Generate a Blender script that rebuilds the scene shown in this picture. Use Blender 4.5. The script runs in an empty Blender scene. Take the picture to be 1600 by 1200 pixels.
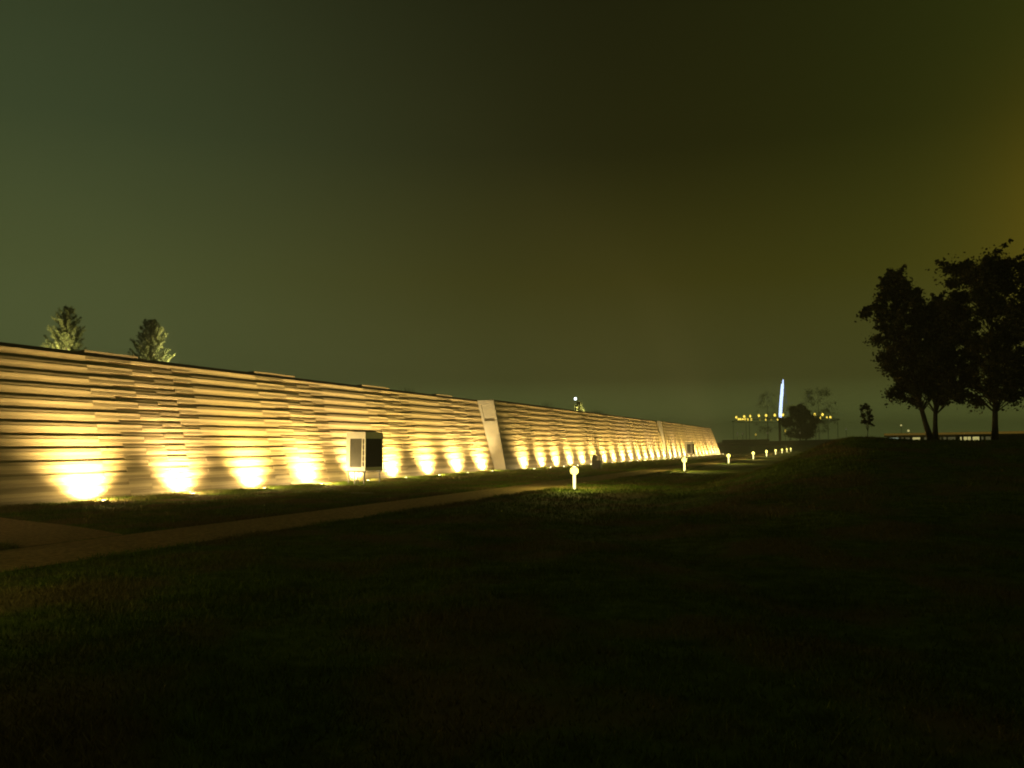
import bpy, bmesh, math, random
import numpy as np
from mathutils import Vector, Matrix
rad = math.radians
random.seed(7); np.random.seed(7)
scene = bpy.context.scene
C = scene.collection

# ------------------------------------------------------------------ camera
PITCH, YAW = 4.35, 22.5
cam_d = bpy.data.cameras.new('camera'); cam = bpy.data.objects.new('camera', cam_d); C.objects.link(cam)
cam_d.lens = 28.0; cam_d.sensor_width = 36.0; cam_d.clip_start = 0.05; cam_d.clip_end = 4000
cam.location = (0, 0, 1.6)
cam.rotation_euler = (rad(90 + PITCH), 0, rad(YAW))
scene.camera = cam

# ------------------------------------------------------------------ view
vs = scene.view_settings
scene.display_settings.display_device = 'sRGB'
vs.view_transform = 'Standard'; vs.look = 'None'; vs.exposure = 0.0; vs.gamma = 1.0; vs.use_curve_mapping = False
scene.cycles.pixel_filter_type = 'BLACKMAN_HARRIS'
scene.cycles.filter_width = 1.9
scene.cycles.use_denoising = True
scene.cycles.max_bounces = 5; scene.cycles.diffuse_bounces = 3; scene.cycles.volume_bounces = 0
scene.cycles.sample_clamp_indirect = 8.0
scene.cycles.use_light_tree = True

# ------------------------------------------------------------------ night sky
world = bpy.data.worlds.new('World'); scene.world = world; world.use_nodes = True
def build_world():
    nt = world.node_tree; N = nt.nodes; L = nt.links
    N.clear()
    out = N.new('ShaderNodeOutputWorld')
    tc = N.new('ShaderNodeTexCoord')
    nrm = N.new('ShaderNodeVectorMath'); nrm.operation = 'NORMALIZE'; L.new(tc.outputs['Generated'], nrm.inputs[0])
    sep = N.new('ShaderNodeSeparateXYZ'); L.new(nrm.outputs[0], sep.inputs[0])
    def math_(op, a, b=None, clamp=False):
        m = N.new('ShaderNodeMath'); m.operation = op; m.use_clamp = clamp
        for i, v in enumerate((a, b)):
            if v is None: continue
            if isinstance(v, (int, float)): m.inputs[i].default_value = v
            else: L.new(v, m.inputs[i])
        return m.outputs[0]
    def ramp(fac, stops):
        r = N.new('ShaderNodeValToRGB'); r.color_ramp.interpolation = 'LINEAR'
        els = r.color_ramp.elements
        while len(els) < len(stops): els.new(0.5)
        for e, (p, c) in zip(els, stops): e.position = p; e.color = (*c, 1)
        L.new(fac, r.inputs[0]); return r.outputs[0]
    def lobe(d, color, power):
        d = Vector(d).normalized()
        dot = N.new('ShaderNodeVectorMath'); dot.operation = 'DOT_PRODUCT'
        L.new(nrm.outputs[0], dot.inputs[0]); dot.inputs[1].default_value = d
        v = math_('POWER', math_('MAXIMUM', dot.outputs['Value'], 0.0), power)
        s = N.new('ShaderNodeVectorMath'); s.operation = 'SCALE'; s.inputs[0].default_value = color
        L.new(v, s.inputs['Scale']); return s.outputs[0]
    def add(a, b):
        s = N.new('ShaderNodeVectorMath'); s.operation = 'ADD'; L.new(a, s.inputs[0]); L.new(b, s.inputs[1]); return s.outputs[0]
    base = ramp(math_('MAXIMUM', sep.outputs['Z'], 0.0), SKY_STOPS)
    col = base
    for lb in SKY_LOBES: col = add(col, lobe(*lb))
    # low smoky clouds catching the town's light
    mp = N.new('ShaderNodeMapping'); mp.inputs['Scale'].default_value = (1.3, 1.3, 3.0); L.new(nrm.outputs[0], mp.inputs[0])
    nz = N.new('ShaderNodeTexNoise'); nz.inputs['Scale'].default_value = 2.2; nz.inputs['Detail'].default_value = 4; nz.inputs['Roughness'].default_value = 0.45
    L.new(mp.outputs[0], nz.inputs['Vector'])
    k = math_('ADD', math_('MULTIPLY', nz.outputs['Fac'], 0.16), 0.92)
    sc = N.new('ShaderNodeVectorMath'); sc.operation = 'SCALE'; L.new(col, sc.inputs[0]); L.new(k, sc.inputs['Scale'])
    bg = N.new('ShaderNodeBackground'); L.new(sc.outputs[0], bg.inputs[0]); bg.inputs[1].default_value = SKY_GLOW
    sky = N.new('ShaderNodeTexSky'); sky.sky_type = 'NISHITA'; sky.sun_disc = False
    sky.sun_elevation = rad(35); sky.sun_rotation = rad(200)
    bg2 = N.new('ShaderNodeBackground'); L.new(sky.outputs[0], bg2.inputs[0]); bg2.inputs[1].default_value = 0.0002
    ad = N.new('ShaderNodeAddShader'); L.new(bg.outputs[0], ad.inputs[0]); L.new(bg2.outputs[0], ad.inputs[1])
    L.new(ad.outputs[0], out.inputs['Surface'])
SKY_GLOW = 1.0
SKY_STOPS = [(0.0, (.178, .220, .062)), (0.08, (.0600, .0580, .0135)), (0.20, (.0390, .0335, .0030)), (0.35, (.0135, .0115, .0012)), (0.60, (.0085, .0085, .0020)), (1.0, (.006, .006, .002))]
SKY_LOBES = [((-.85, .5, .12), (.036, .060, .027), 9.0),
             ((.34, .90, .20), (.155, .075, .000), 90.0),
             ((.80, .60, .10), (.041, .064, .005), 4.0)]
build_world()
moon_d = bpy.data.lights.new('moonlight', 'SUN'); moon_d.energy = 0.004; moon_d.angle = rad(10); moon_d.color = (1, .95, .85)
moon = bpy.data.objects.new('moonlight', moon_d); C.objects.link(moon); moon.rotation_euler = (rad(55), 0, rad(160))

# light strengths
UP_W = 230.0; POOL_W = 3100.0; SPILL_W = 125.0; UP_COL = (1.0, .71, .28)
BOL_W = 190.0; BOL_COL = (1.0, .84, .20)

# ------------------------------------------------------------------ materials
def mat(name, color, rough=0.8, var=0.0, scale=4.0, bump=0.0, stretch=(1, 1, 1), metal=0.0, color2=None, spec=0.5, attr=None, detail=6, big=None):
    m = bpy.data.materials.new(name); m.use_nodes = True
    nt = m.node_tree; N = nt.nodes; L = nt.links; b = N['Principled BSDF']
    b.inputs['Roughness'].default_value = rough; b.inputs['Metallic'].default_value = metal
    b.inputs['Specular IOR Level'].default_value = spec
    tc = N.new('ShaderNodeTexCoord'); mp = N.new('ShaderNodeMapping'); mp.inputs['Scale'].default_value = stretch
    gm = N.new('ShaderNodeNewGeometry'); L.new(gm.outputs['Position'], mp.inputs[0])
    nz = N.new('ShaderNodeTexNoise'); nz.inputs['Scale'].default_value = scale; nz.inputs['Detail'].default_value = detail
    L.new(mp.outputs[0], nz.inputs['Vector'])
    rp = N.new('ShaderNodeValToRGB')
    c = Vector(color); c2 = Vector(color2) if color2 else c
    rp.color_ramp.elements[0].position = .32; rp.color_ramp.elements[1].position = .68
    rp.color_ramp.elements[0].color = (*(c * (1 - var)), 1); rp.color_ramp.elements[1].color = (*(c2 * (1 + var)), 1)
    L.new(nz.outputs['Fac'], rp.inputs[0]); col = rp.outputs[0]
    if big:                                     # broad patches of a third colour
        n2 = N.new('ShaderNodeTexNoise'); n2.inputs['Scale'].default_value = big[1]; n2.inputs['Detail'].default_value = 5
        L.new(gm.outputs['Position'], n2.inputs['Vector'])
        r2 = N.new('ShaderNodeValToRGB'); r2.color_ramp.elements[0].position = .47; r2.color_ramp.elements[1].position = .60
        L.new(n2.outputs['Fac'], r2.inputs[0])
        mx = N.new('ShaderNodeMix'); mx.data_type = 'RGBA'; L.new(r2.outputs[0], mx.inputs[0])
        L.new(col, mx.inputs[6]); mx.inputs[7].default_value = (*big[0], 1); col = mx.outputs[2]
    if attr:
        at = N.new('ShaderNodeAttribute'); at.attribute_name = attr
        v = N.new('ShaderNodeVectorMath'); v.operation = 'SCALE'; L.new(col, v.inputs[0]); L.new(at.outputs['Fac'], v.inputs['Scale']); col = v.outputs[0]
    L.new(col, b.inputs['Base Color'])
    if bump:
        bp = N.new('ShaderNodeBump'); bp.inputs['Strength'].default_value = bump; bp.inputs['Distance'].default_value = .02
        L.new(nz.outputs['Fac'], bp.inputs['Height']); L.new(bp.outputs[0], b.inputs['Normal'])
    return m
def glow(name, color, strength, edge=None):
    m = bpy.data.materials.new(name); m.use_nodes = True
    nt = m.node_tree; N = nt.nodes; L = nt.links; N.clear()
    o = N.new('ShaderNodeOutputMaterial'); e = N.new('ShaderNodeEmission'); e.inputs[0].default_value = (*color, 1); e.inputs[1].default_value = strength
    nz = N.new('ShaderNodeTexNoise'); nz.inputs['Scale'].default_value = 9
    r = N.new('ShaderNodeMapRange'); r.inputs[3].default_value = .85 * strength; r.inputs[4].default_value = 1.15 * strength
    L.new(nz.outputs['Fac'], r.inputs[0]); L.new(r.outputs[0], e.inputs[1])
    L.new(e.outputs[0], o.inputs[0]); m.cycles.emission_sampling = 'NONE' if strength < 40 else 'FRONT'
    return m
M = {}
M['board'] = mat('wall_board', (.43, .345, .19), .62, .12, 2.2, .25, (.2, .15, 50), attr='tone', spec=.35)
M['coping'] = mat('dark_coping', (.07, .065, .045), .85, .2, 3, .1)
M['core'] = mat('wall_core', (.13, .11, .085), .9, .1, 3)
M['panel'] = mat('smooth_concrete', (.36, .34, .29), .7, .12, 1.6, .05)
M['lawn'] = mat('lawn_turf', (.09, .14, .020), .95, .35, 3.5, .2, color2=(.12, .17, .026), spec=.1, big=((.19, .15, .07), .55))
M['blade'] = mat('grass_blade', (.10, .16, .016), .8, .3, 2.0, 0, spec=.15, color2=(.14, .20, .026), attr='tone', big=((.21, .17, .07), .55))
M['path'] = mat('path_surface', (.34, .25, .13), .9, .28, 14, .35, color2=(.42, .29, .14), spec=.2)
M['far_ground'] = mat('dark_earth_bank', (.09, .08, .04), .95, .3, .3)
M['white_metal'] = mat('cream_sheet_metal', (.80, .77, .68), .45, .04, 3)
M['dark_metal'] = mat('dark_grey_metal', (.045, .045, .04), .5, .15, 4)
M['mid_metal'] = mat('weathered_grey_metal', (.11, .11, .10), .5, .2, 5)
M['coil'] = mat('coil_fins', (.09, .095, .085), .55, .2, 30)
M['bark'] = mat('bark', (.045, .035, .025), .9, .35, 6, .5, (3, 3, .7))
M['leaf'] = mat('leaf_dark', (.040, .042, .016), .7, .4, 1.1, 0, color2=(.055, .048, .02), spec=.3)
M['needle'] = mat('needle_green', (.09, .12, .035), .7, .35, 2.5, 0, color2=(.15, .16, .06), spec=.2)
M['stone'] = mat('pale_stone', (.30, .28, .22), .8, .12, 2)
M['concrete'] = mat('old_concrete', (.22, .21, .18), .85, .15, 3, .1)
M['lens'] = glow('uplight_lens', (1, .80, .42), 9)
M['bulb'] = glow('bollard_lantern', (1, .84, .14), 4.5)
M['tube'] = glow('bollard_tube', (1.0, .86, .30), 3.2)
M['yellow_lamp'] = glow('yellow_lamp', (1.0, .72, .09), 2.2)
M['yellow_faint'] = glow('yellow_lamp_faint', (1.0, .72, .09), .45)
M['led'] = glow('blue_white_led', (.52, .66, 1.0), 2.6)
M['led_faint'] = glow('blue_led_faint', (.30, .46, .75), .35)
M['orange_strip'] = glow('orange_strip_light', (1.0, .60, .09), .10)
M['win_blue'] = glow('pale_window_light', (.50, .62, .42), .42)
M['win_yel'] = glow('warm_window_light', (.95, .85, .30), .55)
M['win_dim'] = glow('dim_window_light', (.60, .55, .22), .12)
M['star'] = glow('white_roof_light', (.85, .95, 1.0), 8)

# ------------------------------------------------------------------ helpers
def mesh_obj(name, verts, faces, m, parent=None, smooth=False, tone=None):
    me = bpy.data.meshes.new(name); me.from_pydata([tuple(v) for v in verts], [], [tuple(f) for f in faces]); me.update()
    if tone is not None:
        a = me.attributes.new('tone', 'FLOAT', 'FACE'); a.data.foreach_set('value', np.asarray(tone, dtype=np.float32))
    me.materials.append(m)
    if smooth: me.polygons.foreach_set('use_smooth', [True] * len(me.polygons))
    o = bpy.data.objects.new(name, me); C.objects.link(o)
    if parent: o.parent = parent
    return o
def np_mesh(name, V, F, m, parent=None, tone=None):
    V = np.asarray(V, dtype=np.float32); F = np.asarray(F, dtype=np.int32); k = F.shape[1]
    me = bpy.data.meshes.new(name); me.vertices.add(len(V)); me.vertices.foreach_set('co', V.ravel())
    me.loops.add(F.size); me.loops.foreach_set('vertex_index', F.ravel())
    me.polygons.add(len(F)); me.polygons.foreach_set('loop_start', np.arange(0, F.size, k, dtype=np.int32))
    me.update(calc_edges=True)
    if tone is not None:
        a = me.attributes.new('tone', 'FLOAT', 'FACE'); a.data.foreach_set('value', np.asarray(tone, dtype=np.float32))
    me.materials.append(m); me.validate()
    o = bpy.data.objects.new(name, me); C.objects.link(o)
    if parent: o.parent = parent
    return o
class MB:
    def __init__(s): s.v = []; s.f = []
    def box(s, x0, x1, y0, y1, z0, z1):
        b = len(s.v)
        s.v += [(x0, y0, z0), (x1, y0, z0), (x1, y1, z0), (x0, y1, z0), (x0, y0, z1), (x1, y0, z1), (x1, y1, z1), (x0, y1, z1)]
        s.f += [(b, b+3, b+2, b+1), (b+4, b+5, b+6, b+7), (b, b+1, b+5, b+4), (b+1, b+2, b+6, b+5), (b+2, b+3, b+7, b+6), (b+3, b, b+4, b+7)]
        return s
    def hexa(s, pts):
        b = len(s.v); s.v += [tuple(p) for p in pts]
        s.f += [(b, b+3, b+2, b+1), (b+4, b+5, b+6, b+7), (b, b+1, b+5, b+4), (b+1, b+2, b+6, b+5), (b+2, b+3, b+7, b+6), (b+3, b, b+4, b+7)]
        return s
    def tube(s, pts, radii, n=8, cap=True):
        b = len(s.v); pts = [Vector(p) for p in pts]
        for i, p in enumerate(pts):
            d = (pts[min(i+1, len(pts)-1)] - pts[max(i-1, 0)]).normalized()
            u = d.orthogonal().normalized() if abs(d.z) < .99 else Vector((1, 0, 0)); w = d.cross(u).normalized(); u = w.cross(d)
            for k in range(n):
                a = 2*math.pi*k/n; s.v.append(tuple(p + (u*math.cos(a) + w*math.sin(a))*radii[i]))
        for i in range(len(pts)-1):
            for k in range(n):
                s.f.append((b+i*n+k, b+i*n+(k+1) % n, b+(i+1)*n+(k+1) % n, b+(i+1)*n+k))
        if cap:
            s.f.append(tuple(b+k for k in range(n))[::-1]); s.f.append(tuple(b+(len(pts)-1)*n+k for k in range(n)))
        return s
    def lathe(s, prof, n=16, c=(0, 0)):
        b = len(s.v)
        for r, z in prof:
            for k in range(n):
                a = 2*math.pi*k/n; s.v.append((c[0]+r*math.cos(a), c[1]+r*math.sin(a), z))
        for i in range(len(prof)-1):
            for k in range(n):
                s.f.append((b+i*n+k, b+i*n+(k+1) % n, b+(i+1)*n+(k+1) % n, b+(i+1)*n+k))
        s.f.append(tuple(b+k for k in range(n))[::-1]); s.f.append(tuple(b+(len(prof)-1)*n+k for k in range(n)))
        return s
    def build(s, name, m, parent=None, smooth=False, bevel=0.0):
        o = mesh_obj(name, s.v, s.f, m, parent, smooth)
        if bevel:
            bm = bmesh.new(); bm.from_mesh(o.data)
            bmesh.ops.bevel(bm, geom=bm.edges[:], offset=bevel, segments=2, profile=.6, affect='EDGES'); bm.to_mesh(o.data); bm.free()
        return o
def tag(o, label=None, cat=None, group=None, kind=None):
    if label: o['label'] = label
    if cat: o['category'] = cat
    if group: o['group'] = group
    if kind: o['kind'] = kind
    return o
def thing(name, loc, label, cat, group=None, rz=0):
    o = bpy.data.objects.new(name, None); o.empty_display_size = .2; C.objects.link(o); o.location = loc; o.rotation_euler = (0, 0, rz)
    return tag(o, label, cat, group)
def copy_thing(root, loc, label=None, rz=None):
    r = root.copy(); C.objects.link(r); r.location = loc
    if rz is not None: r.rotation_euler = (0, 0, rz)
    if label: r['label'] = label
    for ch in list(root.children):
        c = ch.copy(); C.objects.link(c); c.parent = r
        for g in list(ch.children):
            d = g.copy(); C.objects.link(d); d.parent = c
    return r
def sstep(t):
    t = np.clip(t, 0, 1); return t*t*(3-2*t)
ORD = ['first', 'second', 'third', 'fourth', 'fifth', 'sixth', 'seventh', 'eighth', 'ninth', 'tenth', 'eleventh', 'twelfth', 'thirteenth', 'fourteenth', 'fifteenth',
       'sixteenth', 'seventeenth', 'eighteenth', 'nineteenth', 'twentieth', 'twenty-first', 'twenty-second', 'twenty-third', 'twenty-fourth', 'twenty-fifth',
       'twenty-sixth', 'twenty-seventh', 'twenty-eighth', 'twenty-ninth']

# ------------------------------------------------------------------ ground
GW = -0.18                                            # ground level at the foot of the wall
def ground(x, y):
    x = np.asarray(x, dtype=float); y = np.asarray(y, dtype=float)
    z = GW * sstep((-12.2 - x) / 8.0)
    z = z + 1.74 * sstep((x + 5.4) / 6.0) * sstep((y - 9) / 29)          # grassy mound under the trees
    z = z + .16 * np.exp(-((x - .5) / 1.6)**2 - ((y - 43) / 9)**2)
    z = z + .18 * sstep((x - 2) / 12) * sstep((14 - y) / 10)
    z = z + 1.5 * sstep((y - 205) / 30)                                 # far end rises to the embankment
    z = z + (.05*np.sin(x*.9+1.3)*np.sin(y*.55) + .03*np.sin(x*2.1+y*1.3)) * sstep((x + 8.3) / 3) 
    return z
def gz(x, y): return float(ground(x, y))
def path_x(y):                                        # right-hand edge of the footpath
    return -9.75 - 2.6 * sstep((y - 85) / 150)
def grid_mesh(name, xs, ys, m, zoff=0.0):
    X, Y = np.meshgrid(xs, ys); Z = ground(X, Y) + zoff
    V = np.stack([X, Y, Z], -1).reshape(-1, 3); nx, ny = len(xs), len(ys)
    i, j = np.meshgrid(np.arange(nx-1), np.arange(ny-1)); a = (j*nx+i).ravel()
    return np_mesh(name, V, np.stack([a, a+1, a+1+nx, a+nx], -1), m)
xs = np.concatenate([np.array([-500, -300, -200, -100, -60, -40, -30]), np.arange(-26, 16, .35), np.array([20, 26, 35, 50, 80, 140, 300, 500])])
ys = np.concatenate([np.array([-200, -80, -30, -12]), np.arange(-6, 60, .4), np.arange(60, 250, 3), np.array([260, 290, 350, 500, 800, 1200])])
lawn = grid_mesh('ground', xs, ys, M['lawn']); tag(lawn, kind='structure')
lawn.data.polygons.foreach_set('use_smooth', [True]*len(lawn.data.polygons))

pv = []; ply = np.concatenate([np.arange(-6, 100, 2.0), np.arange(100, 216, 4.0)])
for y in ply:
    r = float(path_x(y)); pv += [(r-2.0, y, gz(r-2.0, y)+.012), (r-1.0, y, gz(r-1, y)+.03), (r, y, gz(r, y)+.012)]
pf = []
for i in range(len(ply)-1):
    pf += [(3*i, 3*i+1, 3*i+4, 3*i+3), (3*i+1, 3*i+2, 3*i+5, 3*i+4)]
tag(mesh_obj('footpath', pv, pf, M['path']), kind='structure')
# side path running from the footpath to the wall
bv = []; nb = 12
A0, A1 = Vector((-11.765, 10.5)), Vector((-22.3, 14.5)); B0, B1 = Vector((-11.765, 8.6)), Vector((-22.3, 10.6))
for i in range(nb+1):
    a = A0.lerp(A1, i/nb); b = B0.lerp(B1, i/nb)
    bv += [(a.x, a.y, gz(a.x, a.y)+.018), (b.x, b.y, gz(b.x, b.y)+.018)]
tag(mesh_obj('side_path', bv, [(2*i, 2*i+2, 2*i+3, 2*i+1) for i in range(nb)], M['path']), kind='structure')
def on_path(x, y):
    r = path_x(y); e = .07 + .06*np.sin(y*2.7+x) + .04*np.sin(y*7.1); p = (x > r-2.0+e) & (x < r-e)      # grass creeps over the edges
    t = np.clip((-11.75 - x)/10.55, 0, 1); ya = 10.5 + 4.0*t; yb = 8.6 + 2.0*t
    return p | ((x < -11.6) & (y < ya) & (y > yb))

# ------------------------------------------------------------------ the long battered wall
WB, WH = GW - .05, 4.60 - GW                           # foot level, height
NC = 48; CH = WH / NC
SEC = [dict(y0=-12.0, y1=50.2, b0=-22.0, b1=-22.0, l0=1.35, l1=1.35),
       dict(y0=50.2, y1=104.0, b0=-21.2, b1=-21.2, l0=.95, l1=1.25),
       dict(y0=104.0, y1=153.6, b0=-21.2, b1=-21.2, l0=.75, l1=1.75)]
def face_pt(s, y, h, d=0.0):                           # point on a section's face at height share h, d metres proud of it
    t = (y - s['y0']) / (s['y1'] - s['y0'])
    x = s['b0'] + (s['b1']-s['b0'])*t - (s['l0'] + (s['l1']-s['l0'])*t) * h
    a = math.atan2(s['l0'] + (s['l1']-s['l0'])*t, WH)
    return Vector((x + d*math.cos(a), y, WB + WH*h + d*math.sin(a)))
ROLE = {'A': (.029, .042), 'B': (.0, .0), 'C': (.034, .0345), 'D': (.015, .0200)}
ZONES = ['CDBA', 'CBDA', 'ABDC', 'ABCD', 'ACBD', 'ADBC']        # order of the four board depths, top down, after each joint
PER, STEP, FIRST = 8.35, .92, 19.0
wall = thing('retaining_wall', (-22, 76, GW), 'long battered wall clad in staggered horizontal boards, washed by uplights along its foot', 'wall')
WOFF = Vector((-22, 76, GW))
def zones(y0, y1):
    ev = []
    k = math.floor((y0 - FIRST)/PER) - 1
    while FIRST + k*PER < y1 + PER:
        for j in range(6): ev.append((FIRST + k*PER + j*STEP, j))
        k += 1
    st = 'ADBC'; out = []; ya = None
    for yy, j in ev:
        if ya is not None and yy > y0 and ya < y1: out.append((max(ya, y0), min(yy, y1), tuple(st)))
        st = ZONES[j]; ya = yy
    return out
rng = random.Random(3)
small = dict(v=[], f=[], t=[]); n_board = 0; cand = []
for si, s in enumerate(SEC):
    zs = zones(s['y0'], s['y1'])
    for c in range(NC):                                # c = 0 at the top
        runs = []
        for ya, yb, st in zs:
            r = st[c % 4]
            if runs and runs[-1][2] == r: runs[-1][1] = yb
            else: runs.append([ya, yb, r])
        for ya, yb, r in runs:
            pieces = [(ya, yb)]
            for pa, pb in pieces:
                cand.append((si, c, pa, pb, r))
def board_geo(si, c, pa, pb, r):
    s = SEC[si]; h1 = 1 - c/NC; h0 = 1 - (c+1)/NC + .0006
    j = rng.uniform(-.0012, .0012); db, dt = ROLE[r]; db += j; dt += j
    g = .006; pa, pb = pa + g, pb - g
    bk = -.05
    return [face_pt(s, pa, h0, bk), face_pt(s, pa, h0, db), face_pt(s, pb, h0, db), face_pt(s, pb, h0, bk),
            face_pt(s, pa, h1, bk), face_pt(s, pa, h1, dt), face_pt(s, pb, h1, dt), face_pt(s, pb, h1, bk)]
BF = [(0, 3, 2, 1), (4, 5, 6, 7), (0, 1, 5, 4), (1, 2, 6, 5), (2, 3, 7, 6), (3, 0, 4, 7)]
def size_key(t):
    si, c, pa, pb, r = t
    if pb < 13.0: return -1
    ym = max(14.0, (pa+pb)/2); return (min(pb, 60)-max(pa, 13.5)) / ym**2 + 3.0/ym
cand.sort(key=size_key, reverse=True)
for i, t in enumerate(cand):
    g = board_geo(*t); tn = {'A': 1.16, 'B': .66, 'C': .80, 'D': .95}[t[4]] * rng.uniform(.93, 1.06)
    if i < 300:
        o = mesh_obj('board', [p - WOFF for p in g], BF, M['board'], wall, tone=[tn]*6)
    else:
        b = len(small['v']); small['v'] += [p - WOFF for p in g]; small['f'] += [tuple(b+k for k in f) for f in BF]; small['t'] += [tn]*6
tag(mesh_obj('board_courses', small['v'], small['f'], M['board'], wall, tone=small['t']), kind='stuff')
# core behind the boards
mb = MB()
for s in SEC:
    n = 4
    for i in range(n):
        ya = s['y0'] + (s['y1']-s['y0'])*i/n; yb = s['y0'] + (s['y1']-s['y0'])*(i+1)/n
        if i == n-1: yb -= .02
        f = lambda y, h, d: face_pt(s, y, h, d) - WOFF
        q = lambda y, z: Vector((-27, y, z)) - WOFF
        mb.hexa([q(ya, WB), f(ya, 0, -.052), f(yb, 0, -.052), q(yb, WB), q(ya, WB+WH-.02), f(ya, .995, -.052), f(yb, .995, -.052), q(yb, WB+WH-.02)])
mb.build('core', M['core'], wall)
# dark coping strip along the top, and pale boards standing on it
for s in SEC:
    mb = MB(); n = 5
    for i in range(n):
        ya = s['y0'] + (s['y1']-s['y0'])*i/n + .004; yb = s['y0'] + (s['y1']-s['y0'])*(i+1)/n - .004
        f = lambda y, dx, dz: face_pt(s, y, 1, 0) - WOFF + Vector((dx, 0, dz))
        mb.hexa([f(ya, -.5, .003), f(ya, -.035, .003), f(yb, -.035, .003), f(yb, -.5, .003), f(ya, -.5, .14), f(ya, -.035, .14), f(yb, -.035, .14), f(yb, -.5, .14)])
    mb.build('coping', M['coping'], wall)
for k, (ya, yb) in enumerate([(19.0, 21.2), (27.35, 30.1), (35.7, 38.4), (44.05, 46.2)]):
    s = SEC[0]; f = lambda y, dx, dz: face_pt(s, y, 1, 0) - WOFF + Vector((dx, 0, dz))
    o = mesh_obj('top_board', [f(ya, -.35, .144), f(ya, -.01, .144), f(yb, -.01, .144), f(yb, -.35, .144), f(ya, -.35, .21), f(ya, -.0, .21), f(yb, -.0, .21), f(yb, -.35, .21)], BF, M['board'], wall, tone=[.34]*6)
# the smooth end panels where the next section steps forward
def end_panel(s_prev, s, y, slot, ext=.03):
    P = lambda x, yy, z: Vector((x, yy, z)) - WOFF
    n = 8; v = []; fr = MB()
    hi = 1.02
    def L_(h): return face_pt(s_prev, s_prev['y1'], h, .03).x
    def R_(h): return face_pt(s, s['y0'], h, .035).x + ext
    if slot:
        h1, h2 = .72, .955
        def blk(ha, hb, fa, fb, ya, yb):
            def X(h, f): return L_(h) + (R_(h)-L_(h))*f
            fr.hexa([P(X(ha, fa), ya, WB+WH*ha), P(X(ha, fb), ya, WB+WH*ha), P(X(ha, fb), yb, WB+WH*ha), P(X(ha, fa), yb, WB+WH*ha),
                     P(X(hb, fa), ya, WB+WH*hb), P(X(hb, fb), ya, WB+WH*hb), P(X(hb, fb), yb, WB+WH*hb), P(X(hb, fa), yb, WB+WH*hb)])
        blk(0, h1, 0, 1, y-.17, y-.003); blk(h2, hi, 0, 1, y-.17, y-.003)
        blk(h1, h2, 0, .16, y-.17, y-.003); blk(h1, h2, .84, 1, y-.17, y-.003); blk(h1, h2, .16, .84, y-.05, y-.003)
    else:
        fr.hexa([P(L_(0), y-.1, WB), P(R_(0), y-.1, WB), P(R_(0), y-.003, WB), P(L_(0), y-.003, WB),
                 P(L_(1.02), y-.1, WB+WH*hi), P(R_(1.02), y-.1, WB+WH*hi), P(R_(1.02), y-.003, WB+WH*hi), P(L_(1.02), y-.003, WB+WH*hi)])
    o = fr.build('end_panel', M['panel'], wall); o['label'] = 'smooth pale slanting panel with a slot near its top' if slot else 'small smooth slanting panel'
end_panel(SEC[0], SEC[1], 50.2, True)
end_panel(SEC[1], SEC[2], 104.0, False)
# planted roof terrace behind the wall
mb = MB().box(-120, -27.01, -12, 153.5, -.4, 4.25)
roof = mb.build('planted_roof_terrace', M['lawn']); tag(roof, kind='structure')

# ------------------------------------------------------------------ uplights at the foot of the wall
def make_uplight():
    r = thing('wall_uplight', (0, 0, 0), 'x', 'floodlight', 'uplights set in the grass along the wall')
    MB().lathe([(.10, -.10), (.115, .03), (.105, .045), (.085, .05)], 14).build('housing', M['mid_metal'], r, True)
    MB().lathe([(.070, .048), (.06, .060), (.04, .068), (.01, .072)], 14).build('lens', M['lens'], r, True)
    mb = MB(); mb.box(-.13, -.10, -.10, .10, -.05, .10); mb.build('glare_shield', M['dark_metal'], r); 
    sd = bpy.data.lights.new('uplight_spill', 'POINT'); sd.energy = SPILL_W; sd.color = UP_COL; sd.shadow_soft_size = .05
    so = bpy.data.objects.new('uplight_spill', sd); C.objects.link(so); so.parent = r; so.location = (0, 0, .17)
    for nm, w, size, tilt in (('uplight_pool', POOL_W, 116, -.92), ('uplight_beam', UP_W, 80, -.40)):
        ld = bpy.data.lights.new(nm, 'SPOT'); ld.energy = w; ld.color = UP_COL; ld.spot_size = rad(size); ld.spot_blend = 1.0; ld.shadow_soft_size = .06
        lo = bpy.data.objects.new(nm, ld); C.objects.link(lo); lo.parent = r; lo.location = (0, 0, .13)
        lo.rotation_euler = Vector((tilt, 0, 1)).to_track_quat('-Z', 'Y').to_euler()
    return r
up = make_uplight()
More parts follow.
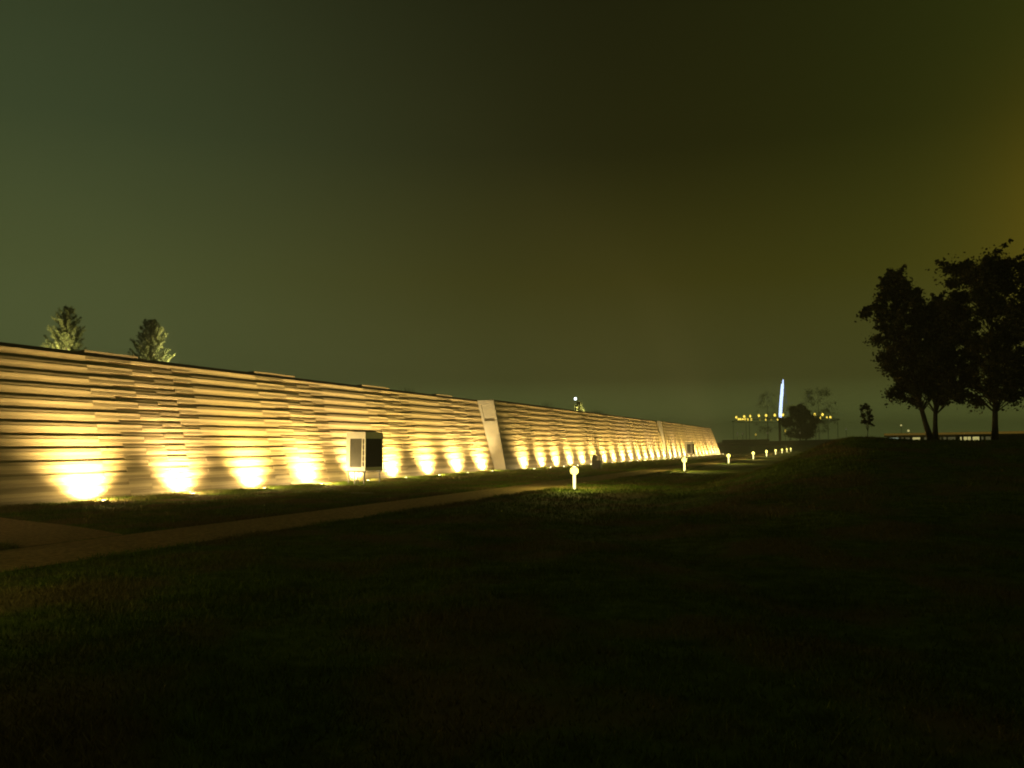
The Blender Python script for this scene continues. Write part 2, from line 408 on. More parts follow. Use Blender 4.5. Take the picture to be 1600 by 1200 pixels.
# shield stands on the lawn side
for ch in up.children:
    if ch.name.startswith('glare'): ch.location = (.235, 0, -.04)
ups = [(-21.3, 18.3 + 3.72*k, 0, k) for k in range(9)] + [(-20.55, 53.6 + 3.51*k, 1, k) for k in range(29)] + [(-21.3, 7.4 - 3.7*k, 2, k) for k in range(5)]
vary = {}
for i, (x, y, sec, k) in enumerate(ups):
    z = gz(x, y)
    lab = (f'{ORD[k]} uplight from the left, at the foot of the wall before the smooth slanting panel' if sec == 0
           else f'{ORD[k]} uplight on the near side of the side path, counting away from it' if sec == 2 else f'{ORD[k]} uplight beyond the smooth slanting panel, set in grass by the wall')
    o = up if i == 0 else copy_thing(up, (x, y, z))
    o.location = (x + random.uniform(-.05, .05), y + random.uniform(-.08, .08), z); o['label'] = lab
    if i == 3:                                         # extra spill added here to brighten the cooling unit's narrow side
        for ch in o.children:
            if ch.type == 'LIGHT' and ch.data.name.startswith('uplight_spill'): ch.data = ch.data.copy(); ch.data.energy = 420
    elif i:                                            # lamps age differently
        for ch in o.children:
            if ch.type == 'LIGHT':
                key = (ch.data.name.split('.')[0], random.randrange(5), sec == 1)
                if key not in vary:
                    d_ = ch.data.copy(); q = random.uniform(.72, 1.18)*(.72 if sec == 1 else 1.05); d_.energy *= q
                    d_.color = (1, UP_COL[1]*random.uniform(.95, 1.05), UP_COL[2]*random.uniform(.85, 1.2)); vary[key] = d_
                ch.data = vary[key]
    o.rotation_euler = (rad(random.uniform(-2.5, 2.5)), rad(random.uniform(-3, 2)), rad(random.uniform(-9, 9)))

# ------------------------------------------------------------------ bollard lamps along the path
def make_bollard():
    r = thing('bollard_lamp', (0, 0, 0), 'x', 'bollard light', 'lit bollards along the footpath')
    MB().lathe([(.10, -.05), (.10, .02), (.07, .03)], 16).build('base', M['dark_metal'], r, True)
    MB().lathe([(.028, .03), (.046, .08), (.050, .30), (.050, .56)], 16).build('post', M['tube'], r, True)
    MB().lathe([(.055, .55), (.12, .58), (.145, .65), (.14, .73), (.10, .78), (.02, .795)], 18).build('lantern', M['bulb'], r, True)
    MB().lathe([(.085, .782), (.09, .80), (.05, .825), (.01, .83)], 16).build('cap', M['dark_metal'], r, True)
    ld = bpy.data.lights.new('bollard_light', 'POINT'); ld.energy = BOL_W; ld.color = BOL_COL; ld.shadow_soft_size = .14
    lo = bpy.data.objects.new('bollard_light', ld); C.objects.link(lo); lo.parent = r; lo.location = (0, 0, .67)
    return r
bol = make_bollard()
for c in bol.children:
    if c.type == 'LIGHT': c.location.z = .95
bp = [(-9.3, 3.6), (-8.8, 27), (-8.8, 48.2), (-8.9, 69), (-9.0, 90), (-9.4, 111), (-9.8, 132), (-10.25, 153), (-10.7, 174), (-11.15, 195)]
for i, (x, y) in enumerate(bp, -1):
    o = bol if i == -1 else copy_thing(bol, (0, 0, 0))
    o.location = (x, y, gz(x, y)); o['label'] = ('dimmer lit bollard standing by the path corner left of the picture edge' if i == -1 else 'nearest lit bollard, brightest and largest, on the grass edge of the footpath' if i == 0 else
        'farthest lit bollard, smallest dot at the right end of the row' if i == 8 else f'{ORD[i]} nearest lit bollard in the row along the footpath')

for ch in bol.children:                                # the one by the path corner is dimmer
    if ch.type == 'LIGHT': ch.data = ch.data.copy(); ch.data.energy = 60

# ------------------------------------------------------------------ outdoor unit by the wall
def make_unit(name, loc, label, L=1.47, W=1.02, H=1.75):
    r = thing(name, loc, label, 'air conditioner')
    h0 = .60 if L < 1.5 else .45
    t = .03
    # cabinet: frame members, so that coils sit in real openings
    mb = MB()
    mb.box(0, W, 0, L, h0+H-.30, h0+H)                      # solid top band
    mb.box(.002, W-.002, .002, L-.002, h0, h0+.16)          # bottom band
    for (a, b) in ((0, 0), (W-.06, 0), (0, L-.06), (W-.06, L-.06)): mb.box(a, a+.06, b, b+.06, h0+.16, h0+H-.30)
    mb.box(.06, .20, .004, .05, h0+.16, h0+H-.30)           # blank strip on the narrow side
    mb.box(W-.19, W-.06, .004, .03, h0+.16, h0+.2)
    mb.build('cabinet', M['white_metal'], r)
    MB().box(.20, W-.20, .025, .06, h0+.16, h0+H-.30).build('side_louvre', M['coil'], r)
    for k in range(9):
        x = .20 + (W-.40)*(k+.5)/9
        MB().box(x-.012, x+.012, .008, .024, h0+.17, h0+H-.31).build('louvre_fin', M['mid_metal'], r)
    MB().box(W-.20, W-.16, .006, .05, h0+.16, h0+H-.30).build('side_rail', M['white_metal'], r)
    for k in range(6):
        z = h0+.16 + (H-.46)*k/5
        MB().box(W-.16, W-.06, .006, .05, z-.02, z+.02).build('rung', M['white_metal'], r)
    MB().box(W-.16, W-.06, .06, .09, h0+.16, h0+H-.30).build('vent_backing', M['dark_metal'], r)
    MB().box(W-.05, W-.02, .06, L-.06, h0+.16, h0+H-.30).build('coil_panel', M['dark_metal'], r)
    for k in range(14):
        y = .10 + (L-.2)*k/13
        MB().box(W-.018, W+.004, y-.008, y+.008, h0+.16, h0+H-.30).build('coil_guard', M['dark_metal'], r)
    MB().box(.05, .08, .06, L-.06, h0+.16, h0+H-.30).build('rear_coil', M['dark_metal'], r)
    MB().box(.10, W-.05, L-.04, L-.012, h0+.16, h0+H-.30).build('rear_panel', M['dark_metal'], r)
    for k in range(12):                                     # serrated louvres on the far edge
        z = h0+.2 + (H-.55)*k/11
        MB().hexa([(W-.08, L, z), (W, L, z), (W, L+.09, z-.04), (W-.08, L+.09, z-.04), (W-.08, L, z+.015), (W, L, z+.015), (W, L+.09, z-.025), (W-.08, L+.09, z-.025)]).build('hood_slat', M['white_metal'], r)
    for (a, b) in ((.12, .35), (.12, L-.35)):
        mb = MB().lathe([(.30, h0+H), (.31, h0+H+.035), (.27, h0+H+.04)], 18, (W/2, b)); mb.build('fan_ring', M['dark_metal'], r)
    for (a, b) in ((.08, .06), (W-.13, .06), (.08, L-.11), (W-.13, L-.11), (.4, .06)):
        MB().box(a, a+.05, b, b+.05, -.1, h0-.002).build('leg', M['dark_metal'], r)
    MB().box(.02, W-.02, .03, .09, h0-.07, h0-.003).build('skid', M['dark_metal'], r)
    MB().box(.02, W-.02, L-.09, L-.03, h0-.07, h0-.003).build('skid', M['dark_metal'], r)
    for dx in (.52, .60):
        MB().tube([(dx, .12, -.1), (dx, .13, .2), (dx+.01, .2, h0+.02)], [.022]*3).build('pipe', M['dark_metal'], r)
    return r
unit = make_unit('outdoor_unit', (-20.85, 30.65, gz(-20.3, 32.7)), 'large cream outdoor cooling unit with dark coil side on legs near the wall')
make_unit('outdoor_unit', (-20.1, 111.0, gz(-20, 117)), 'small distant outdoor cooling unit with dark faces near the far end of the wall', 1.6, .95, 1.7)

# hooded litter bin on the lawn
r = thing('litter_bin', (-15.2, 51.5, gz(-15.2, 51.5)), 'dark boxy litter bin under a flat hood on the lawn beside the nearest bollard', 'bin')
MB().box(-.27, .27, -.27, .27, -.03, .60).build('body', M['dark_metal'], r, bevel=.01)
for a, b in ((-.26, -.26), (.22, -.26), (-.26, .22), (.22, .22)): MB().box(a, a+.04, b, b+.04, .602, .93).build('post', M['dark_metal'], r)
MB().box(-.25, -.04, -.24, .22, .602, .90).build('ashtray_box', M['dark_metal'], r)
MB().box(-.42, .30, -.30, .30, .932, .975).build('hood', M['dark_metal'], r, bevel=.008)
# inspection cover
r = thing('inspection_cover', (-15.0, 22.9, gz(-15, 22.9)), 'pale flat inspection cover lying in the grass in front of the cooling unit', 'cover')
MB().box(-.45, .45, -.30, .30, -.08, .035).build('frame', M['concrete'], r, bevel=.006)
MB().box(-.39, .39, -.24, .24, .036, .045).build('lid', M['stone'], r)
MB().box(-.08, .08, .10, .13, .046, .055).build('handle', M['dark_metal'], r)

# ------------------------------------------------------------------ trees
def leaves_mesh(name, centers, sizes, m, parent, per, size, aspect=.75, seed=1, up=0.0):
    g = np.random.RandomState(seed); P = []
    for (c, s) in zip(centers, sizes):
        n = int(per*s)+2; p = g.normal(0, 1, (n, 3)); p *= .50 * s; P.append(p*np.array([1, 1, .8]) + np.array(c))
    P = np.concatenate(P); n = len(P)
    a = g.normal(0, 1, (n, 3)); a[:, 2] += up; a /= np.linalg.norm(a, axis=1)[:, None]
    b = np.cross(a, g.normal(0, 1, (n, 3))); b /= np.linalg.norm(b, axis=1)[:, None]
    s = size*(.6+.8*g.rand(n, 1)); A = a*s; B = b*s*aspect*.5
    nrm = np.cross(a, b)*s*.12
    V = np.stack([P-A*.5, P+B+nrm, P+A*.5, P-B+nrm], 1).reshape(-1, 3)
    F = np.arange(4*n).reshape(-1, 4)
    return np_mesh(name, V, F, m, parent)
def broad_tree(loc, label, height, crown_r, lean, trunk_r, crown_base, seed, leaf=.17, per=230, spread=None, fork=None, blobs=60, shape=None):
    g = random.Random(seed)
    t = thing('broadleaf_tree', loc, label, 'tree', 'dark broadleaf trees on the mound')
    mb = MB(); top = Vector((lean[0], lean[1], height*.86))
    pts = []; rr = []
    for i in range(9):
        u = i/8; p = Vector((lean[0]*(u**.8), lean[1]*u, height*.86*u)); p += Vector((math.sin(u*5+seed)*.06, math.cos(u*4+seed)*.06, 0))
        if i == 0: p.z = -.25
        pts.append(p); rr.append(trunk_r*(1-.86*u)*(1.35 if i == 0 else 1))
    mb.tube(pts, rr, 9); mb.build('trunk', M['bark'], t, True)
    cents = []; sizes = []
    lm = MB()
    for i in range(blobs):
        u = (i+.5)/blobs; h = crown_base + (height-crown_base)*u**.92
        prof = shape(u) if shape else (math.sin(math.pi*min(1, (u*.86+.14)))**.6)
        th = i*2.399 + g.uniform(-.4, .4); rr_ = crown_r*prof*g.uniform(.35, 1.0)
        cx = lean[0]*(h/height)**.8 + rr_*math.cos(th); cy = lean[1]*h/height + rr_*math.sin(th)
        c = Vector((cx, cy, h + g.uniform(-.15, .25))); cents.append(c); sizes.append(g.uniform(.28, .58)*crown_r/2.2)
        s0h = max(crown_base*.75, h - rr_*.75 - .3); s0 = Vector((lean[0]*(s0h/height)**.8, lean[1]*s0h/height, s0h))
        mid = s0.lerp(c, .55) + Vector((0, 0, .1+.1*rr_))
        lm.tube([s0, mid, c], [trunk_r*.26*(1-.5*u), trunk_r*.15, .012], 5, False)
        for q in range(4):
            e = c + Vector((g.uniform(-1, 1), g.uniform(-1, 1), g.uniform(-.3, 1)))*sizes[-1]*1.9
            lm.tube([c.lerp(mid, .3), e], [.02, .006], 4, False)
            for q_, k_ in ((.45, 1.2), (.75, .8), (1.0, .5)):
                cents.append(c.lerp(e, q_)); sizes.append(g.uniform(.13, .2)*crown_r/2.2*k_)
    lm.build('limbs', M['bark'], t)
    leaves_mesh('crown', cents, sizes, M['leaf'], t, per, leaf, seed=seed)
    return t
def at(px, py, depth):                                 # a point of the place seen at that spot, `depth` metres along the lens axis
    f = 28/36*1600; dx, dy = (px-800)/f, (600-py)/f; p, w = rad(PITCH), rad(YAW)
    fw = math.cos(p) - math.sin(p)*dy; up = math.sin(p) + math.cos(p)*dy
    return Vector((depth*(dx*math.cos(w) - fw*math.sin(w)), depth*(dx*math.sin(w) + fw*math.cos(w)), 1.6 + depth*up))
p = at(1459, 687, 37.5); zt = gz(p.x, p.y)
broad_tree((p.x, p.y, zt), 'dark tree with a trunk leaning left, leftmost of the big trees', 7.9, 1.9, (-1.45, .3), .125, 1.9, 11, blobs=90, per=330, leaf=.125)
p = at(1463, 687, 38.6); zt = gz(p.x, p.y)
broad_tree((p.x, p.y, zt), 'dark tree with a straight upright trunk, middle of the big trees', 6.6, 1.9, (.2, .2), .12, 1.7, 23, blobs=85, per=330, leaf=.125)
p = at(1556, 691, 36.0); zt = gz(p.x, p.y)
broad_tree((p.x, p.y, zt), 'tallest dark tree with sky showing through its crown, at the right', 8.3, 2.6, (.1, .2), .135, 1.8, 37, blobs=105, per=240, leaf=.125, shape=lambda u: (math.sin(math.pi*min(1, .16+.70*u))**.55))
p = at(1357, 683, 46.0); zt = gz(p.x, p.y)
t = broad_tree((p.x, p.y, zt), 'small thin sapling standing alone left of the big trees', 2.0, .50, (-.1, 0), .022, .75, 5, blobs=34, per=80, leaf=.10)

# conifers on the roof terrace
def conifer(loc, label, h, r, seed, cat='tree', group='young conifers above the wall', name='young_conifer'):
    g = random.Random(seed); t = thing(name, loc, label, cat, group)
    MB().tube([(0, 0, -.1), (.03, 0, h*.5), (0, .02, h*.97)], [.06, .04, .008], 7).build('trunk', M['bark'], t, True)
    V = []; F = []; lm = MB()
    nb = int(44*h)
    for i in range(nb):
        u = (i+.3)/nb; z = .12 + (h-.15)*u; ln = r*(1-u)**.55*g.uniform(.6, 1.15) + .06; th = i*2.4 + g.uniform(-.4, .4)
        d = Vector((math.cos(th), math.sin(th), .0)); s = Vector((0, 0, z))
        pts = [s, s + d*ln*.55 + Vector((0, 0, ln*.18)), s + d*ln + Vector((0, 0, ln*.62))]
        lm.tube(pts, [.012, .008, .003], 4, False)
        for k in range(int(190*ln)+16):
            q = g.random()**.8; p_ = pts[0].lerp(pts[1], q*2) if q < .5 else pts[1].lerp(pts[2], q*2-1)
            p_ = p_ + Vector((g.gauss(0, .02), g.gauss(0, .02), g.gauss(0, .02)))
            e = (d*.6 + Vector((g.uniform(-1, 1), g.uniform(-1, 1), g.uniform(-.2, 1.5)))).normalized()*g.uniform(.06, .13)
            w = e.cross(Vector((g.uniform(-1, 1), g.uniform(-1, 1), g.uniform(-1, 1)))).normalized()*.011
            b = len(V); V += [p_-w, p_+w, p_+e]; F.append((b, b+1, b+2))
    lm.build('branches', M['bark'], t)
    np_mesh('crown', V, F, M['needle'], t)
    return t
RZ = 4.25
def terrace_light(loc, aim, w):                       # low garden spot that lights a conifer
    t = thing('garden_spotlight', loc, 'x', 'floodlight', 'garden spotlights on the planted roof')
    MB().lathe([(.05, 0), (.06, .10), (.05, .11)], 10).build('housing', M['dark_metal'], t)
    ld = bpy.data.lights.new('garden_beam', 'SPOT'); ld.energy = w; ld.color = (1, .86, .42); ld.spot_size = rad(70); ld.spot_blend = .8; ld.shadow_soft_size = .05
    lo = bpy.data.objects.new('garden_beam', ld); C.objects.link(lo); lo.parent = t; lo.location = (0, 0, .16)
    lo.rotation_euler = (Vector(aim)-Vector(loc)-Vector((0, 0, .16))).to_track_quat('-Z', 'Y').to_euler()
    return t
def roof_at(px, X):                                   # depth along the ray of picture column px where x = X
    dx = (px-800)/(28/36*1600); w = rad(YAW); k = (dx*math.cos(w)-math.sin(w))/(dx*math.sin(w)+math.cos(w)); return X/k
yc = 21.6; conifer((-28.2, yc+.5, RZ), 'young conifer above the wall, leftmost, standing dark against the sky', 2.75, .82, 3)
yc2 = 26.0; conifer((-28.2, yc2+.25, RZ), 'young conifer above the wall lit yellow from its right, second from the left', 2.85, .98, 9)
conifer((-27.6, 23.6, RZ), 'tiny conifer tip between the two young conifers above the wall', 1.05, .25, 14)
conifer((-27.6, 86.5, RZ), 'yellow lit young conifer above the wall beyond the smooth slanting panel', 2.2, .8, 21)
tag(terrace_light((-27.05, 20.8, RZ), (-28.2, yc, RZ+1.2), 650), 'garden spotlight under the leftmost young conifer above the wall')
tag(terrace_light((-27.05, 27.4, RZ), (-28.2, yc2, RZ+1.8), 2300), 'garden spotlight under the second young conifer above the wall')
tag(terrace_light((-27.05, 85.5, RZ), (-27.6, 86.5, RZ+1.4), 2600), 'garden spotlight under the conifer beyond the smooth slanting panel')
t = thing('roof_lamp_post', (-27.4, 84.6, RZ), 'tiny cold white lamp above the wall beside the yellow lit conifer', 'lamp post')
MB().tube([(0, 0, 0), (0, 0, 2.3)], [.03, .02], 8).build('post', M['dark_metal'], t)
MB().lathe([(.04, 2.3), (.13, 2.38), (.13, 2.5), (.03, 2.58)], 12).build('lamp_globe', M['star'], t, True)
def tuft(loc, label, n, h, seed):
    g = random.Random(seed); V = []; F = []
    for i in range(n):
        bx, by = g.gauss(0, h*.35), g.gauss(0, h*.35); e = Vector((g.gauss(0, .25), g.gauss(0, .25), 1))*h*g.uniform(.5, 1.1)
        w = Vector((g.uniform(-1, 1), g.uniform(-1, 1), 0)).normalized()*.012; b = len(V); p0 = Vector((bx, by, 0)); V += [p0-w, p0+w, p0+e*.6+w*.7, p0+e]; F.append((b, b+1, b+2, b+3))
    o = np_mesh('grass_tuft', V, F, M['needle']); o.location = loc
    return tag(o, label, 'plant', 'grass tufts on top of the wall')
for i, (px, h, lab) in enumerate([(283, .42, 'short tuft on the wall top just right of the yellow lit conifer'), (634, .62, 'thin lit tuft on the wall top left of the smooth slanting panel'),
                                  (852, 1.0, 'sparse stalks on the wall top, left of the cold white roof lamp'), (866, .7, 'low tuft on the wall top close to the cold white roof lamp'),
                                  (928, .9, 'low green tuft on the wall top right of the cold white roof lamp'), (940, .8, 'farthest grassy tuft on the wall top, above the litter bin')]):
    y = roof_at(px, -24.2); tuft((-24.2, y, 4.5), lab, 60 if px < 900 else 130, h, 40+i)

# ------------------------------------------------------------------ far end: bank, ring deck, mast, hazy trees
mb = MB()
bx = [at(1105, 690, 236), at(1200, 690, 238), at(1320, 690, 240), at(1420, 690, 232)]
tops = [2.0, 2.4, 3.1, 3.4]
for i in range(3):
    a, b = bx[i], bx[i+1]; d = Vector((0, 14, 0))
    mb.hexa([(a.x, a.y, -.5), (b.x, b.y, -.5), (b.x, b.y+30, -.5), (a.x, a.y+30, -.5), (a.x, a.y+4, tops[i]), (b.x, b.y+4, tops[i+1]), (b.x, b.y+30, tops[i+1]+.4), (a.x, a.y+30, tops[i]+.4)])
tag(mb.build('embankment', M['far_ground']), kind='structure')
D = 320.0; rc = at(1224, 652, D)
mast_base = at(1218, 652, D)
gzf = 1.3
ring = thing('ring_deck', (rc.x, rc.y, gzf), 'far raised ring shaped deck edged with yellow lamps, around the blue-white mast', 'viewing deck')
ra, rb, rz_ = 18.9, 30.0, 12.3
f_dir = Vector((-math.sin(rad(YAW)), math.cos(rad(YAW)), 0)); r_dir = Vector((math.cos(rad(YAW)), math.sin(rad(YAW)), 0))
def ring_pt(th, k=1.0): return r_dir*ra*k*math.sin(th) + f_dir*(-rb*k*math.cos(th))
v = []; f = []; n = 72
for i in range(n):
    th = 2*math.pi*i/n
    for (k, z) in ((.97, -.10), (1.01, -.10), (1.01, .05), (.97, .05)):
        q = ring_pt(th, k); v.append((q.x, q.y, rz_-1.1-gzf+z))
for i in range(n):
    for k in range(4):
        f.append((4*i+k, 4*i+(k+1) % 4, 4*((i+1) % n)+(k+1) % 4, 4*((i+1) % n)+k))
mesh_obj('deck', v, f, M['mid_metal'], ring)
for i in range(8):
    th = 2*math.pi*(i+.5)/8; q = ring_pt(th, .98)
    MB().tube([(q.x, q.y, -1), (q.x, q.y, rz_-1.36-gzf)], [.12, .09], 7).build('column', M['mid_metal'], ring)
def ring_lamp(px, far, label, faint=False, s=1.0):
    lo, hi = (-math.pi/2, math.pi/2) if not far else (math.pi/2, 3*math.pi/2)
    def col(th):
        q = Vector((rc.x, rc.y, 0)) + ring_pt(th, 1.0); return 800 + 28/36*1600*q.dot(r_dir)/q.dot(f_dir)
    best = min((lo + (hi-lo)*k/400 for k in range(401)), key=lambda th: abs(col(th)-px)); th = best
    q = ring_pt(th, 1.0)
    t = thing('ring_lamp', (rc.x+q.x, rc.y+q.y, rz_-1.0), label, 'lamp', 'yellow lamps around the far ring deck')
    MB().tube([(0, 0, -.05), (0, 0, .72)], [.06, .05], 6).build('post', M['dark_metal'], t)
    MB().lathe([(.12*s, .72), (.36*s, .95), (.42*s, 1.3), (.30*s, 1.62), (.06, 1.75)], 10).build('lantern', M['yellow_faint'] if faint else M['yellow_lamp'], t, True)
near = [1163, 1172, 1185.5, 1197, 1210.5, 1223.5, 1273, 1285, 1297.5]
for i, px in enumerate(near):
    ring_lamp(px, False, f'{ORD[i]} yellow lamp from the left in the upper row on the far ring deck', s=1.0 if px != 1172 else .85)
farl = [1150.5, 1154, 1157, 1160.5, 1164, 1168.5, 1173.5, 1187, 1196, 1205, 1215, 1282, 1292]
for i, px in enumerate(farl):
    ring_lamp(px, True, f'{ORD[i]} yellow lamp from the left in the lower curved row on the far ring deck', faint=px in (1187, 1205), s=.7 if px > 1180 else 1.0)
# the blue-white mast
t = thing('light_mast', (mast_base.x, mast_base.y, gzf), 'tall slender blue-white glowing mast leaning slightly right, far behind the wall end', 'mast')
H0 = mast_base.z - gzf
def up_(px, py): 
    q = at(px, py, D); return (q.x-mast_base.x, q.y-mast_base.y, q.z-gzf)
MB().tube([(0, 0, -.5), (0, 0, H0)], [.5, .45], 8).build('mast_foot', M['mid_metal'], t)
MB().tube([up_(1219.5, 652.5), up_(1219.3, 648), up_(1220.5, 627), up_(1221.6, 615), up_(1222.6, 600)], [.50, .62, .60, .60, .50], 10).build('light_tube', M['led'], t, True)
MB().tube([up_(1223.2, 600), up_(1223.6, 593)], [.30, .16], 6).build('tip', M['led'], t, True)
MB().tube([up_(1225.2, 601), up_(1227, 620), up_(1228.6, 646)], [.05, .05, .05], 5).build('stay_cable', M['mid_metal'], t)
for (px, py) in [(1225.5, 605), (1227, 608.5), (1226.5, 613.5), (1228, 618), (1227.6, 622), (1228.6, 627), (1229.5, 644)]:
    q = Vector(up_(px, py)); MB().tube([q, q+Vector((.12, 0, -.55))], [.14, .09], 6).build('cable_light', M['led_faint'], t)
# hazy trees near the mast
def far_tree(px, py_top, py_base, wpx, depth, label, seed, dens=150, leaf=.42):
    b = at(px, py_base, depth); tp = at(px, py_top, depth); h = tp.z - gzf; wr = wpx/1245*depth/2; g = random.Random(seed)
    t = thing('far_tree', (b.x, b.y, gzf), label, 'tree', 'hazy trees around the far ring deck')
    MB().tube([(0, 0, -.5), (.1, 0, h*.5), (0, 0, h*.9)], [.30, .22, .05], 7).build('trunk', M['bark'], t, True)
    cs = []; ss = []
    for i in range(70):
        u = g.random(); th = g.uniform(0, 6.283); rr = wr*math.sqrt(g.random())*(math.sin(math.pi*(.12+.80*u))**.7)
        cs.append((rr*math.cos(th), rr*math.sin(th), h*(.22+.74*u))); ss.append(wr*g.uniform(.12, .26))
    leaves_mesh('crown', cs, ss, M['leaf'], t, dens/wr*2, leaf, seed=seed)
far_tree(1250, 632, 683, 52, 262, 'low rounded dark tree in front of the far ring deck', 2, 420)
far_tree(1259, 638, 683, 34, 258, 'dark bushy tree right of the low rounded one before the far ring deck', 8, 380)
far_tree(1280, 603, 685, 58, 520, 'tall pale hazy tree behind the right side of the far ring deck', 4, 110, .6)
far_tree(1200, 610, 685, 46, 540, 'faint hazy tree left of the blue-white mast', 6, 45, .6)
# low quay wall with faint posts and lights in front of the far trees
q0, q1 = at(1128, 691, 228), at(1202, 689, 228)
t = thing('quay_kerb', (q0.x, q0.y, 1.9), 'thin pale kerb line on the far bank beyond the end of the wall', 'kerb')
L_ = (q1-q0); MB().hexa([(0, 0, .0), (L_.x, L_.y, 0), (L_.x, L_.y+.8, 0), (0, .8, 0), (0, 0, 1.0), (L_.x, L_.y, 1.25), (L_.x, L_.y+.8, 1.25), (0, .8, 1.0)]).build('kerb_face', M['concrete'], t)
for i, (px, py, hh, glowy) in enumerate([(1152, 681, 1.6, 0), (1160.5, 680, 1.2, 0), (1181, 681, 1.0, 1), (1199, 679, 1.2, 0), (1227, 675.5, 1.3, 1), (1250, 678, .9, 0), (1322, 671, .7, 1)]):
    b = at(px, py, 244); 
    names = ['leftmost', 'second from left', 'third from left', 'fourth from left', 'fifth from left and brightest', 'sixth from left', 'rightmost']
    t = thing('quay_lamp', (b.x, b.y, b.z), f'faint small greenish lamp on the far bank, {names[i]}', 'lamp', 'faint lamps on the far bank')
    MB().tube([(0, 0, 2.3-b.z), (0, 0, .0)], [.06, .05], 6).build('post', M['dark_metal'], t)
    MB().lathe([(.05, 0), (.22, .15), (.22, .15+hh*.5), (.05, hh*.7)], 8).build('lantern', M['yellow_faint'] if glowy and px < 1300 else M['win_dim'], t)

# ------------------------------------------------------------------ low pavilion on the right horizon
def pav(px, py, d): return at(px, py, d)
pa, pb = pav(1386, 690, 150), pav(1700, 684, 112)
dirp = Vector((pb.x-pa.x, pb.y-pa.y, 0)); LEN = dirp.length; dirp.normalize()
ang = math.atan2(dirp.y, dirp.x)
zb = 1.35
pv_ = thing('riverside_pavilion', (pa.x, pa.y, zb), 'long low dark building with an orange lit roof edge behind the big trees', 'building', rz=ang)
ztop = at(1386, 677.5, 150).z - zb; 
MB().box(0, LEN, .35, 12, -.5, ztop-.62).build('wall', M['coping'], pv_)
MB().box(-.4, LEN, -.3, 12.4, ztop-.62, ztop-.36).build('roof', M['core'], pv_)
MB().box(-.4, LEN, -.32, -.1, ztop-.355, ztop).build('roof_light_strip', M['orange_strip'], pv_)
zw1 = ztop-.72; zw0 = at(1386, 690, 150).z - zb - .1
def colx(px):                                        # distance along the front for picture column px
    lo, hi = 0, LEN
    for _ in range(40):
        m_ = (lo+hi)/2; q = pa + dirp*m_; w = rad(YAW)
        xr = q.x*math.cos(w)+q.y*math.sin(w); yf = -q.x*math.sin(w)+q.y*math.cos(w)
        if 800 + 1244.4*xr/yf < px: lo = m_
        else: hi = m_
    return lo
for (a, b, mm) in [(1387, 1401.5, 'win_blue'), (1405, 1419, 'win_dim'), (1423, 1435, 'win_yel'), (1441, 1450, 'win_dim'), (1466, 1476, 'win_dim'), (1478, 1490, 'win_dim'), (1497, 1508, 'win_yel'),
                   (1508.8, 1514, 'win_yel'), (1516.5, 1527, 'win_yel'), (1530, 1545, 'win_dim')]:
    x0, x1 = colx(a), colx(b)
    w_ = MB().box(x0, x1, .22, .34, zw0-.35, zw1).build('window', M['dark_metal'], pv_)
    MB().box(x0+.05, x1-.05, .16, .216, zw0-.30, zw1-.05).build('pane', M[mm], w_)
for k in range(9):
    x = LEN*k/9 + .02; MB().box(x, x+.22, -.12, .1, -.5, ztop-.625).build('pillar', M['dark_metal'], pv_)
for (px, py, lab) in [(1408, 666, 'tiny white light above the pavilion roof left of the leaning trunk'), (1419.5, 675, 'small dim lamp on the pavilion roof edge')]:
    b = at(px, py, 190 if py < 670 else 146)
    t = thing('distant_lamp', tuple(b), lab, 'lamp')
    MB().tube([(0, 0, -(b.z-1.2)), (0, 0, 0)], [.05, .04], 6).build('post', M['dark_metal'], t)
    MB().lathe([(.05, 0), (.20, .1), (.20, .35), (.05, .45)], 8).build('lantern', M['win_yel'], t)

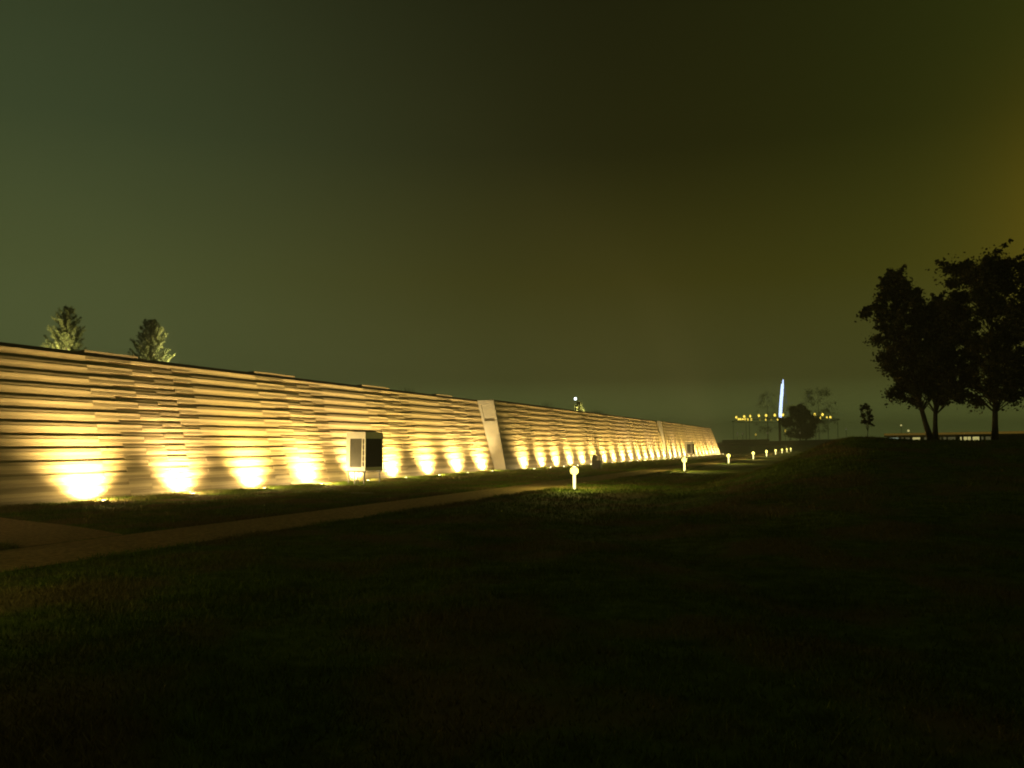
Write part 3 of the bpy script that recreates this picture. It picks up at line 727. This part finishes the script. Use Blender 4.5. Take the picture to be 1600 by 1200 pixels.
# ------------------------------------------------------------------ grass blades
def blades(n, x0, x1, y0, y1, h, w, seed, power=1.0):
    g = np.random.RandomState(seed)
    x = g.uniform(x0, x1, n); y = y0 + (y1-y0)*g.rand(n)**power
    keep = ~on_path(x, y); x, y = x[keep], y[keep]
    cl = .5 + .5*np.sin(x*1.7+np.sin(y*1.1)*2)*np.sin(y*1.3+np.sin(x*.8)*2)
    keep = g.rand(len(x)) < .45+.55*cl; x, y, cl = x[keep], y[keep], cl[keep]; n = len(x)
    z = ground(x, y); a = g.rand(n)*6.283; hh = h*(.45+.9*g.rand(n))*(.7+.6*cl)
    tx, ty = g.normal(0, .5, n)*hh, g.normal(0, .5, n)*hh
    P = np.stack([x, y, z-.01], -1); W = np.stack([np.cos(a)*w, np.sin(a)*w, 0*a], -1)*(.6+.8*g.rand(n, 1)); T = P + np.stack([tx, ty, hh], -1)
    V = np.stack([P-W, P+W, T], 1).reshape(-1, 3)
    return V, .7+.6*g.rand(n)
parts = [blades(260000, -9.7, 7, 2.6, 16, .065, .006, 1, 1.3), blades(90000, -9.7, 6, 16, 45, .08, .012, 2, 1.2), blades(120000, -22, -11.78, 8, 36, .07, .010, 3),
         blades(60000, -21.4, -11.78, 36, 90, .08, .018, 4), blades(26000, -9.9, -9.4, 2, 60, .08, .009, 5), blades(30000, -12.4, -11.76, 2, 60, .08, .009, 6), blades(40000, -22, -20.6, 12, 60, .10, .010, 7)]
V = np.concatenate([p_[0] for p_ in parts]); T = np.concatenate([p_[1] for p_ in parts])
tag(np_mesh('grass', V, np.arange(len(V)).reshape(-1, 3), M['blade'], tone=T), 'short dark grass with straw coloured patches covering the lawn', 'grass', kind='stuff')

# ------------------------------------------------------------------ haze
HAZE = 0.0014
if HAZE:
    hz = MB().box(-520, 520, -235, 1230, -2.5, 32).build('haze', bpy.data.materials.new('night_haze'))
    m = hz.data.materials[0]; m.use_nodes = True; N = m.node_tree.nodes; N.clear()
    o = N.new('ShaderNodeOutputMaterial'); v_ = N.new('ShaderNodeVolumePrincipled'); v_.inputs['Color'].default_value = (.85, .86, .80, 1)
    v_.inputs['Density'].default_value = HAZE; v_.inputs['Anisotropy'].default_value = .3
    m.node_tree.links.new(v_.outputs[0], o.inputs['Volume']); tag(hz, 'thin night haze over the whole place', 'haze', kind='stuff')
